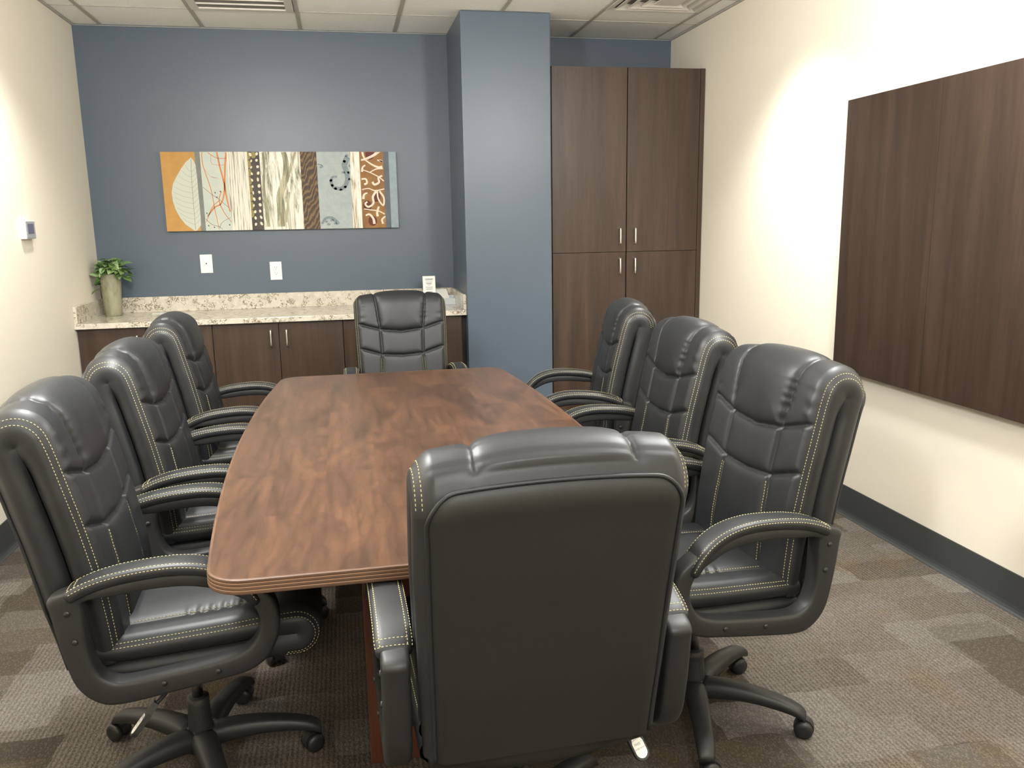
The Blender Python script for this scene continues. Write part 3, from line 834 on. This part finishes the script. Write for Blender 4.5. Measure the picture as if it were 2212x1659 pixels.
    # ---- five-star base, turned later as one
    parts = []
    bm = bmesh.new(); add_lathe(bm, [(.030, .055), (.050, .060), (.052, .095), (.040, .112), (.031, .116)], 28); hub = bm_obj('base_hub', bm, M['plastic'], root, True); parts.append(hub)
    for k in range(5):
        a = 2*PI*k/5
        prof = [(.030, .088, .030, .026), (.08, .096, .028, .025), (.15, .098, .025, .021), (.22, .090, .0225, .018), (.265, .080, .021, .016), (.29, .070, .020, .014), (.303, .058, .017, .011)]
        v = []; f = []; q_ = 12
        pr_ = crom(prof, 3)
        for (r, z_, hw_, ht) in pr_:
            for m in range(q_):
                th = 2*PI*m/q_; v.append((r*1.06, hw_*1.18*spw(math.cos(th), .7), z_+ht*1.12*spw(math.sin(th), .7)))
        for i in range(len(pr_)-1):
            for m in range(q_): f.append((i*q_+m, i*q_+(m+1) % q_, (i+1)*q_+(m+1) % q_, (i+1)*q_+m))
        f.append(tuple(range(q_))[::-1]); f.append(tuple(range((len(pr_)-1)*q_, len(pr_)*q_)))
        bm = bmesh.new(); vv = [bm.verts.new(p) for p in v]
        for q in f: bm.faces.new([vv[i] for i in q])
        leg = bm_obj('leg', bm, M['plastic'], root, True); leg.rotation_euler = (0, 0, a); parts.append(leg)
        # caster: hood and two wheels under the leg end
        ca = random.uniform(0, 2*PI); cx_, cy_ = .305+.012*math.cos(ca), .012*math.sin(ca)
        ax_ = Vector((-math.sin(ca), math.cos(ca), 0)); fo = Vector((math.cos(ca), math.sin(ca), 0)); ctr = Vector((cx_, cy_, .0265))
        bm = bmesh.new()
        ring = []
        for s_ in (-.009, .009):
            ring.append([bm.verts.new(ctr+ax_*s_+fo*(.0285*math.cos(t_))+Vector((0, 0, .0285*math.sin(t_)))) for t_ in np.linspace(-.25, PI*1.02, 12)]+[bm.verts.new(ctr+ax_*s_)])
        n1_ = len(ring[0])
        for i in range(n1_): bm.faces.new((ring[0][i], ring[0][(i+1) % n1_], ring[1][(i+1) % n1_], ring[1][i]))
        bm.faces.new(ring[0]); bm.faces.new(ring[1][::-1])
        add_cyl(bm, (.305, 0, .045), (.305, 0, .072), .008, n=10)
        bm_obj('caster_hood', bm, M['plastic'], leg)
        for s_ in (-1, 1):
            bm = bmesh.new(); c0 = ctr+ax_*(s_*.0095); c1 = ctr+ax_*(s_*.026)
            rr_ = [(.020, 0), (.0262, .15), (.0265, .6), (.024, .9), (.012, 1.05)]
            rg = []
            for r, t in rr_:
                cc = c0.lerp(c1, t); rg.append([bm.verts.new(cc+fo*(r*math.cos(2*PI*i/20))+Vector((0, 0, r*math.sin(2*PI*i/20)))) for i in range(20)])
            for A_, B_ in zip(rg, rg[1:]):
                for i in range(20): bm.faces.new((A_[i], A_[(i+1) % 20], B_[(i+1) % 20], B_[i]))
            bm.faces.new(rg[0][::-1]); bm.faces.new(rg[-1])
            bm_obj('caster_wheel', bm, M['wheel'], leg, True)
    # gas lift height and slim width of the upper chair
    def lift(o):
        if o.type == 'MESH' and 'lifted' not in o.data:
            for v in o.data.vertices: v.co.x *= .973; v.co.z += .022
            o.data.update()
        for c in o.children: lift(c)
    for c in root.children:
        if c.name.split('.')[0] not in ('base_hub', 'leg', 'column_sleeve'): lift(c)
    return root

proto = build_chair()
CH = [
 (.334, 1.690, 1.5, 40, 'black leather chair at the near end of the table, seen from behind'),
 (-.452, 2.205, -87.5, 17, 'nearest black leather chair on the left, its whole arm loop in view'),
 (-.447, 2.97, -90, 30, 'middle black leather chair of the three on the left side of the table'),
 (-.466, 3.86, -89.5, 5, 'farthest black leather chair on the left side, in front of the counter'),
 (.294, 4.40, 180, 10, 'black leather chair at the far end of the table, facing the camera'),
 (1.029, 3.795, 81, 30, 'farthest black leather chair on the right side, in front of the tall cabinet'),
 (.99, 2.925, 91, 50, 'middle black leather chair of the three on the right side of the table'),
 (.962, 2.140, 97, 12, 'nearest black leather chair on the right side, with its wheeled base in view'),
]
bases = []
for i, (x, y, yw, br, lb) in enumerate(CH):
    c = proto if i == 0 else copy_tree(proto)
    c.location = (x, y, 0); c.rotation_euler = (0, 0, math.radians(yw))
    tag(c, lb, 'chair', 'black leather chairs around the conference table')
    bases.append((c, br))
for c, br in bases:
    k = 0
    for ch in sorted([q for q in c.children if q.name.split('.')[0] == 'leg'], key=lambda q: q.rotation_euler.z):
        ch.rotation_euler = (0, 0, 2*PI*k/5+math.radians(br)); k += 1

# ------------------------------------------------------------------ artwork on the blue wall
AX0, AX1, AZ0, AZ1 = -1.127, .390, 1.432, 1.940
AW, AH, AT = AX1-AX0, AZ1-AZ0, .038
art = empty('canvas_artwork', (AX0, YB-.001, AZ0)); tag(art, 'long canvas of vertical nature-pattern strips with a pale leaf, hung on the blue wall', 'artwork')
M['canvas'] = plain('canvas_side', rgb(206, 196, 176), .8, .1)
box('canvas', 0, AW, -AT, 0, 0, AH, M['canvas'], art, .002)
def strip_mat(name, kind, cols, scale=1):
    m = NT(name)
    if kind == 'mottle':
        n = m.noise(m.coord(), 14*scale, 5, .65); c = m.ramp(n, [(.3, cols[0]), (.7, cols[1])])
    elif kind == 'stripe':
        n = m.noise(m.coord(scale=(120*scale, 1, 3)), 1, 3, .6, .3); c = m.ramp(n, [(.36, cols[0]), (.46, cols[1]), (.8, cols[2])])
    elif kind == 'bark':
        n = m.noise(m.coord(scale=(26*scale, 1, 3.2)), 1, 5, .72, 1.2); c = m.ramp(n, [(.36, cols[0]), (.47, cols[1]), (.56, cols[2])])
    elif kind == 'grain':
        w_ = m.n('ShaderNodeTexWave', wave_type='BANDS', bands_direction='Z'); w_.inputs['Scale'].default_value = 9; w_.inputs['Distortion'].default_value = 9
        w_.inputs['Detail'].default_value = 3; w_.inputs['Detail Scale'].default_value = 1.2
        m.l(m.coord(scale=(2.2, 1, .8), rot=(0, .5, 0)), w_.inputs['Vector']); c = m.ramp(w_.outputs['Fac'], [(.2, cols[0]), (.6, cols[1]), (.9, cols[2])])
    return m.done(c, .6, .25)
fr = [0, .140, .161, .272, .357, .408, .580, .651, .796, .838, .943, .967, 1.0]
sm = [strip_mat('art_orange', 'mottle', (rgb(182, 136, 74), rgb(196, 152, 90)), .6),
      strip_mat('art_grey_band', 'mottle', (rgb(118, 122, 116), rgb(130, 133, 126))),
      strip_mat('art_pale_blue', 'mottle', (rgb(184, 196, 190), rgb(204, 204, 188)), .7),
      strip_mat('art_white_stripes', 'stripe', (rgb(110, 104, 90), rgb(222, 217, 202), rgb(236, 232, 220))),
      strip_mat('art_charcoal', 'mottle', (rgb(72, 66, 66), rgb(92, 84, 76))),
      strip_mat('art_white_bark', 'bark', (rgb(120, 118, 98), rgb(204, 200, 182), rgb(238, 234, 222))),
      strip_mat('art_brown_grain', 'grain', (rgb(80, 66, 60), rgb(98, 80, 66), rgb(128, 106, 76))),
      strip_mat('art_blue_linen', 'mottle', (rgb(158, 168, 168), rgb(176, 184, 180)), 1.6),
      strip_mat('art_white_wood', 'bark', (rgb(150, 136, 104), rgb(220, 212, 194), rgb(238, 234, 222)), 1.6),
      strip_mat('art_copper', 'mottle', (rgb(128, 88, 60), rgb(162, 122, 72)), .6),
      strip_mat('art_dark_band', 'mottle', (rgb(92, 98, 104), rgb(104, 110, 114))),
      strip_mat('art_steel_blue', 'mottle', (rgb(138, 152, 160), rgb(156, 168, 174)), 1.4)]
for i in range(12):
    o = mesh_obj('printed_strip', [(fr[i]*AW, 0, 0), (fr[i+1]*AW, 0, 0), (fr[i+1]*AW, 0, AH), (fr[i]*AW, 0, AH)], [(0, 1, 2, 3)], sm[i], art, loc=(0, -AT-.0003, 0))
def flat_each(name, groups, mat, a, b, lift):
    for g in groups: flat(name, clipx(g, a, b), mat, lift); lift += .00001
def flat(name, polys, mat, lift=.0006):
    v = []; f = []
    for p in polys:
        i0 = len(v); v += [(a, -AT-lift, b) for a, b in p]; f.append(tuple(range(i0, len(v))))
    return mesh_obj(name, v, f, mat, art)
def ribbon(pts, w0, w1=None, k=5):
    p = np.array(crom(pts, k)); t = np.gradient(p, axis=0); t /= np.maximum(np.linalg.norm(t, axis=1), 1e-9)[:, None]; n = np.c_[-t[:, 1], t[:, 0]]
    w1 = w0 if w1 is None else w1; ww = np.linspace(w0, w1, len(p))[:, None]/2
    L_ = p+n*ww; R_ = p-n*ww
    return [[tuple(L_[i]), tuple(R_[i]), tuple(R_[i+1]), tuple(L_[i+1])] for i in range(len(p)-1)]
def clipx(polys, a, b):
    return [[(min(max(x, a), b), min(max(y, .002), AH-.002)) for x, y in p] for p in polys]
def ell(cx, cy, rx, ry, n=14, rot=0): return [(cx+rx*math.cos(t)*math.cos(rot)-ry*math.sin(t)*math.sin(rot), cy+rx*math.cos(t)*math.sin(rot)+ry*math.sin(t)*math.cos(rot)) for t in np.linspace(0, 2*PI, n, endpoint=False)]
U = lambda px: (px-70)/2055*AW     # art zoom pixels to canvas metres (mid height)
def Q(px, py):                     # sheared photo coords -> canvas coords
    t = (py-75)/690; lx = 40+60*t; rx = 2108+32*t; return ((px-lx)/(rx-lx)*AW, (1-t)*AH)
leaf = [Q(*p) for p in [(300, 125), (255, 165), (215, 225), (178, 290), (150, 350), (138, 420), (148, 500), (170, 570), (205, 640), (255, 705), (335, 765), (352, 760), (385, 715), (383, 650), (375, 560), (365, 450), (355, 320), (340, 190), (322, 150)]]
flat('leaf_print', [leaf], plain('art_leaf_pale', rgb(200, 204, 190), .6, .2), .0006)
vm = plain('art_vein', rgb(140, 132, 112), .7, .1)
vn = ribbon([Q(*p) for p in [(300, 140), (306, 300), (318, 480), (340, 755)]], .0024)
for k in range(11):
    y0 = 200+k*46
    xm = np.interp(y0+40, [140, 300, 480, 755], [300, 306, 318, 340]); xl = np.interp(y0-10, [125, 225, 350, 420, 570, 705], [300, 222, 156, 146, 178, 262])
    vn += ribbon([Q(xm, y0+48), Q((xm+xl)/2, y0+28), Q(xl+6, y0-10)], .0012)
    vn += ribbon([Q(xm, y0+48), Q(xm+26, y0+24), Q(xm+46, y0-4)], .0012)
flat('leaf_veins', vn, vm, .0009)
tw = plain('art_branch_orange', rgb(204, 138, 92), .7, .1)
a, b = fr[2]*AW, fr[3]*AW
br = []
for pts, w0 in (([(392, 80), (402, 190), (470, 400), (500, 560), (540, 755)], .006), ([(520, 80), (545, 200), (585, 380), (560, 520), (500, 560), (440, 640)], .011),
                ([(600, 80), (590, 220), (590, 380), (610, 500), (635, 600)], .012), ([(440, 80), (520, 130), (600, 130)], .005), ([(560, 420), (540, 500), (580, 600), (645, 690)], .006),
                ([(470, 100), (480, 180), (585, 190)], .003), ([(420, 230), (470, 290), (540, 310)], .002), ([(540, 500), (480, 560), (430, 690)], .005)):
    br += ribbon([Q(*p) for p in pts], w0, w0*.7)
flat('branch_print', clipx(br, a, b), tw, .0006)
dk = plain('art_twig_dark', rgb(92, 88, 82), .7, .1)
br = []
for pts, w0 in (([(400, 380), (470, 440), (540, 490), (620, 560)], .0022), ([(425, 660), (480, 710), (540, 730), (570, 755)], .0024), ([(545, 740), (570, 690), (640, 650)], .002), ([(470, 290), (520, 300)], .0015)):
    br += ribbon([Q(*p) for p in pts], w0)
for p in ((550, 420), (505, 430), (520, 470), (435, 610), (500, 735), (630, 715), (450, 720)): br.append(ell(*Q(*p), .004, .0055, 8, random.random()))
flat('twig_print', clipx(br, a, b), dk, .0009)
# dots strip: olive scalloped left edge, pale dots in two columns
a, b = fr[4]*AW, fr[5]*AW
flat('olive_scallops', clipx([ell(a+.004, AH*(1-(k+.5)/9.5), .016, .026, 12) for k in range(8)]+[ell((a+b)/2, AH*.96, .017, .022)], a, b), plain('art_olive', rgb(150, 138, 92), .7, .1), .0005)
dots = []
for k in range(12):
    yy = AH*(.965-k*.081)
    dots.append(ell(a+.0225+random.uniform(-.003, .003), yy, random.uniform(.005, .0085), random.uniform(.009, .013), 10, random.uniform(-.5, .5)))
    dots.append(ell(b-.018+random.uniform(-.003, .003), yy+.004, random.uniform(.007, .010), random.uniform(.009, .014), 10, random.uniform(-.5, .5)))
flat('pale_dots', clipx(dots, a+.001, b-.001), plain('art_dot_cream', rgb(226, 218, 194), .7, .1), .0009)
# bark strip: broad olive grey shading strokes
a, b = fr[5]*AW, fr[6]*AW
bs = strip_mat('art_bark_grey', 'bark', (rgb(126, 122, 100), rgb(146, 142, 118), rgb(190, 184, 156)), 1.5)
bk = []; bk.append(ribbon([Q(*p) for p in [(1095, 70), (1120, 180), (1110, 320), (1070, 460), (1080, 600), (1085, 738)]], .030, .060))
bk.append(ribbon([Q(*p) for p in [(1200, 72), (1165, 200), (1120, 340)]], .014, .026))
bk.append(ribbon([Q(*p) for p in [(915, 80), (930, 220), (925, 400), (950, 560), (965, 738)]], .014, .026))
bk.append(ribbon([Q(*p) for p in [(1150, 430), (1135, 560), (1120, 700)]], .012, .020))
flat_each('bark_stroke', bk, bs, a, b, .0006)
a, b = fr[4]*AW, fr[6]*AW
# paisley strip
a, b = fr[7]*AW, fr[8]*AW
pm = strip_mat('art_paisley_grey', 'mottle', (rgb(112, 122, 126), rgb(142, 152, 154)), 6)
ps = ribbon([Q(*p) for p in [(1575, 296), (1530, 305), (1520, 345), (1545, 390), (1600, 405), (1645, 380), (1668, 320), (1655, 240), (1640, 190), (1670, 120)]], .012, .040)
for k, p in enumerate([(1520, 330), (1530, 375), (1560, 405), (1610, 415), (1650, 390), (1630, 260), (1640, 160), (1660, 110), (1690, 200), (1690, 320), (1680, 260)]): ps.append(ell(*Q(*p), .011, .009, 8))
ps2 = ribbon([Q(*p) for p in [(1400, 185), (1425, 190), (1445, 205), (1420, 215)]], .006, .012)
ps3 = ribbon([Q(*p) for p in [(1440, 720), (1470, 675), (1520, 665), (1560, 690), (1590, 725)]], .016, .022)
for p in [(1480, 700), (1530, 690), (1560, 720), (1500, 725)]: ps3.append(ell(*Q(*p), .012, .008, 8))
flat_each('paisley_print', [ps, ps2, ps3], pm, a, b, .0006)
a, b = fr[9]*AW, fr[10]*AW
pat = [ell(*Q(*p), .03, .035, 14) for p in ((1870, 100), (1930, 480), (1850, 560), (1900, 700))]
flat_each('plum_patch', [[q] for q in pat], plain('art_plum', rgb(106, 68, 62), .7, .1), a, b, .0005)
vi = []
for pts, w0, w1 in (([(1790, 150), (1830, 140), (1900, 110), (1965, 62)], .010, .020), ([(1800, 65), (1810, 110), (1830, 150)], .016, .008), ([(1830, 150), (1890, 190), (1950, 215), (1985, 210)], .008, .018),
                    ([(1800, 235), (1870, 260), (1950, 300), (2000, 340)], .006, .008), ([(1870, 260), (1930, 230), (1990, 225)], .006, .010), ([(1795, 320), (1835, 320), (1845, 355), (1820, 368)], .010, .014),
                    ([(1985, 290), (1950, 310), (1955, 350), (1915, 370), (1895, 345)], .012, .016), ([(1800, 415), (1860, 405), (1920, 425), (2005, 410)], .006, .008), ([(1940, 430), (1950, 500), (1995, 560), (2000, 490), (1960, 430)], .010, .012),
                    ([(1930, 430), (1900, 480), (1905, 540), (1860, 572), (1830, 545), (1850, 525)], .016, .010), ([(1812, 500), (1820, 460), (1850, 445)], .018, .008), ([(1820, 590), (1880, 600), (1950, 610), (2010, 640)], .006, .008),
                    ([(1955, 570), (1940, 620), (1945, 660)], .012, .016), ([(1835, 650), (1870, 640), (1905, 680), (1915, 728)], .010, .018), ([(2015, 660), (1985, 690), (1995, 728)], .010, .014), ([(1800, 255), (1805, 215), (1830, 195)], .014, .008), ([(1940, 150), (1985, 165), (1960, 150)], .008, .012)):
    vi.append(ribbon([Q(*p) for p in pts], w0, w1))
flat_each('vine_print', vi, plain('art_vine_cream', rgb(230, 216, 196), .7, .1), a, b, .0009)

# ------------------------------------------------------------------ wall plates and thermostat
def plate(name, xc, zc, label):
    r = empty(name, (xc, YB-.0005, zc)); tag(r, label, 'wall plate')
    bm = bmesh.new(); add_box(bm, -.039, .039, -.006, 0, -.0615, .0615, .0025); bm_obj('cover_plate', bm, M['white'], r)
    return r
p = plate('cable_plate', -.904, 1.214, 'white single coax cable wall plate on the blue wall, the left one below the artwork')
bm = bmesh.new(); add_cyl(bm, (0, -.006, .001), (0, -.013, .001), .0048, n=12); bm_obj('coax_jack', bm, M['slot'], p)
p = plate('power_outlet', -.455, 1.155, 'white duplex power outlet on the blue wall, nearer the middle of the counter')
box('receptacle', -.017, .017, -.0075, -.0062, -.034, .034, M['white'], p, .0006)
for zc in (.0175, -.0185):
    box('slot', -.0078, -.0054, -.0082, -.0074, zc+.001, zc+.010, M['slot'], p); box('slot', .0054, .0078, -.0082, -.0074, zc+.001, zc+.009, M['slot'], p)
    bm = bmesh.new(); add_cyl(bm, (0, -.0074, zc-.006), (0, -.0083, zc-.006), .0028, n=10); bm_obj('ground_hole', bm, M['slot'], p)
th = empty('thermostat', (XL+.0005, 4.735, 1.459)); tag(th, 'small white wall thermostat with grey face on the left cream wall', 'thermostat')
box('housing', 0, .028, -.070, .066, -.046, .046, M['white'], th, .003)
box('face', .0282, .031, -.064, .060, -.042, .042, M['thermgrey'], th, .001)
box('display', .0312, .032, -.044, .038, -.020, .030, M['thermscreen'], th)

# ------------------------------------------------------------------ vase with leafy plant on the counter
VX, VY = -1.474, 5.800
vz = empty('plant_vase', (VX, VY, HC)); tag(vz, 'tall tapered grey-green vase on the left end of the counter', 'vase')
bm = bmesh.new(); add_lathe(bm, [(.048, .0), (.051, .003), (.0535, .06), (.058, .14), (.0625, .21), (.066, .268), (.0655, .272), (.063, .270), (.059, .255), (.05, .235)], 40)
bm_obj('vase_body', bm, M['vase'], vz, True)
bm = bmesh.new(); add_lathe(bm, [(.0, .232), (.053, .232), (.053, .238), (.0, .240)], 20); bm_obj('soil', bm, M['soil'], vz)
pln = empty('leafy_plant', (VX, VY, HC+.24)); tag(pln, 'green leafy plant spilling over the rim of the vase on the counter', 'plant')
def leaf_mesh():
    v = []; f = []; n = 7
    for i in range(n+1):
        t = i/n; wd = .5*math.sin(PI*t**.72)**.9*(1-t*.15) if 0 < t < 1 else .0
        for s_ in (-1, 0, 1): v.append((s_*wd*.80, t, -.16*t*t+abs(s_)*.10*math.sin(PI*t)))
    for i in range(n):
        for k in range(2): f.append((i*3+k, i*3+k+1, (i+1)*3+k+1, (i+1)*3+k))
    me = bpy.data.meshes.new('leaf'); me.from_pydata(v, [], f); me.polygons.foreach_set('use_smooth', [True]*len(f)); me.materials.append(M['leaf']); return me
LM = leaf_mesh()
sprays = [(.2, .070, .085), (1.0, .055, .10), (1.9, .05, .11), (2.7, .055, .095), (3.4, .060, .06), (3.9, .08, .02), (4.5, .08, .07), (5.1, .08, .06), (5.7, .10, .055), (6.1, .125, .045), (4.8, .04, .12), (.6, .03, .12), (5.9, .125, .0), (3.3, .082, -.02), (3.6, .08, -.06), (4.2, .05, .09), (5.4, .05, .10)]
for (az, rad, hz) in sprays:
    dx, dy = math.cos(az), math.sin(az)
    dx *= 1 if dx > 0 else .75
    st = [(dx*.012, dy*.012, .0), (dx*rad*.45, dy*rad*.45, max(hz, .03)*.8+.02), (dx*rad, dy*rad, hz)]
    bm = bmesh.new(); add_tube(bm, crom(st, 5), .0016, 6); bm_obj('stem', bm, M['stem'], pln, True)
    for k in range(6):
        t = .45+.11*k; P_ = [np.array(s) for s in st]; q = (1-t)**2*P_[0]+2*t*(1-t)*P_[1]+t*t*P_[2] if t < 1 else P_[2]
        o = bpy.data.objects.new('leaf', LM); COL.objects.link(o); o.parent = pln; o.location = tuple(q)
        s_ = random.uniform(.050, .074); o.scale = (s_, s_, s_)
        a_ = math.atan2(dy, dx)-PI/2+random.uniform(-1.25, 1.25)
        o.rotation_euler = (random.uniform(-.75, .45), random.uniform(-.5, .5), a_)

# ------------------------------------------------------------------ small things on the counter
tn = empty('tent_card', (.572, 5.775, HC)); tag(tn, 'white upright printed card standing on the counter behind the far chair', 'card')
tn.rotation_euler = (math.radians(-6), 0, 0)
box('card_sheet', -.043, .043, -.001, .001, .001, .198, M['paper'], tn)
box('card_foot', -.043, .043, -.03, -.0012, .001, .003, M['acrylic'], tn)
for z_, wd, hh in ((.178, .056, .003), (.170, .050, .004), (.155, .046, .003), (.143, .036, .005), (.135, .02, .0025), (.120, .050, .003), (.112, .046, .0025), (.104, .044, .0025), (.088, .040, .004), (.078, .046, .003), (.072, .044, .0025)):
    box('print_line', -wd/2, wd/2, -.0013, -.0011, z_, z_+hh, M['ink'], tn)
box('print_mark', .004, .022, -.0013, -.0011, .055, .062, M['inkdark'], tn)
bh = empty('card_holder', (.690, 5.775, HC)); tag(bh, 'small pale grey card holder on the counter beside the pillar', 'card holder')
for a in ((-.055, .055, -.050, -.047, .001, .046), (-.055, .055, .047, .050, .001, .060), (-.055, -.052, -.047, .047, .001, .046), (.052, .055, -.047, .047, .001, .046), (-.052, .052, -.047, .047, .001, .004)):
    box('panel', *a, M['frost'], bh)
sc_ = box('card_stack', -.048, .048, -.038, .036, -.004, .004, plain('card_pale_grey', rgb(206, 210, 214), .5)); sc_.location = (.690, 5.775, HC+.026)
tag(sc_, 'stack of pale cards lying in the grey card holder', 'cards')
sl = box('leaning_card', -.045, .045, -.0008, .0008, 0, .085, M['paper']); sl.location = (.672, 5.79, HC+.0345); sl.rotation_euler = (math.radians(-38), 0, math.radians(20))
tag(sl, 'white card leaning out of the card holder by the pillar', 'card')
pp = box('paper_slip', -.058, .058, -.05, .05, 0, .0008, M['paper']); pp.location = (-1.19, 5.83, HC+.0004); pp.rotation_euler = (0, 0, .1)
tag(pp, 'white paper slip lying flat on the counter right of the vase', 'paper')
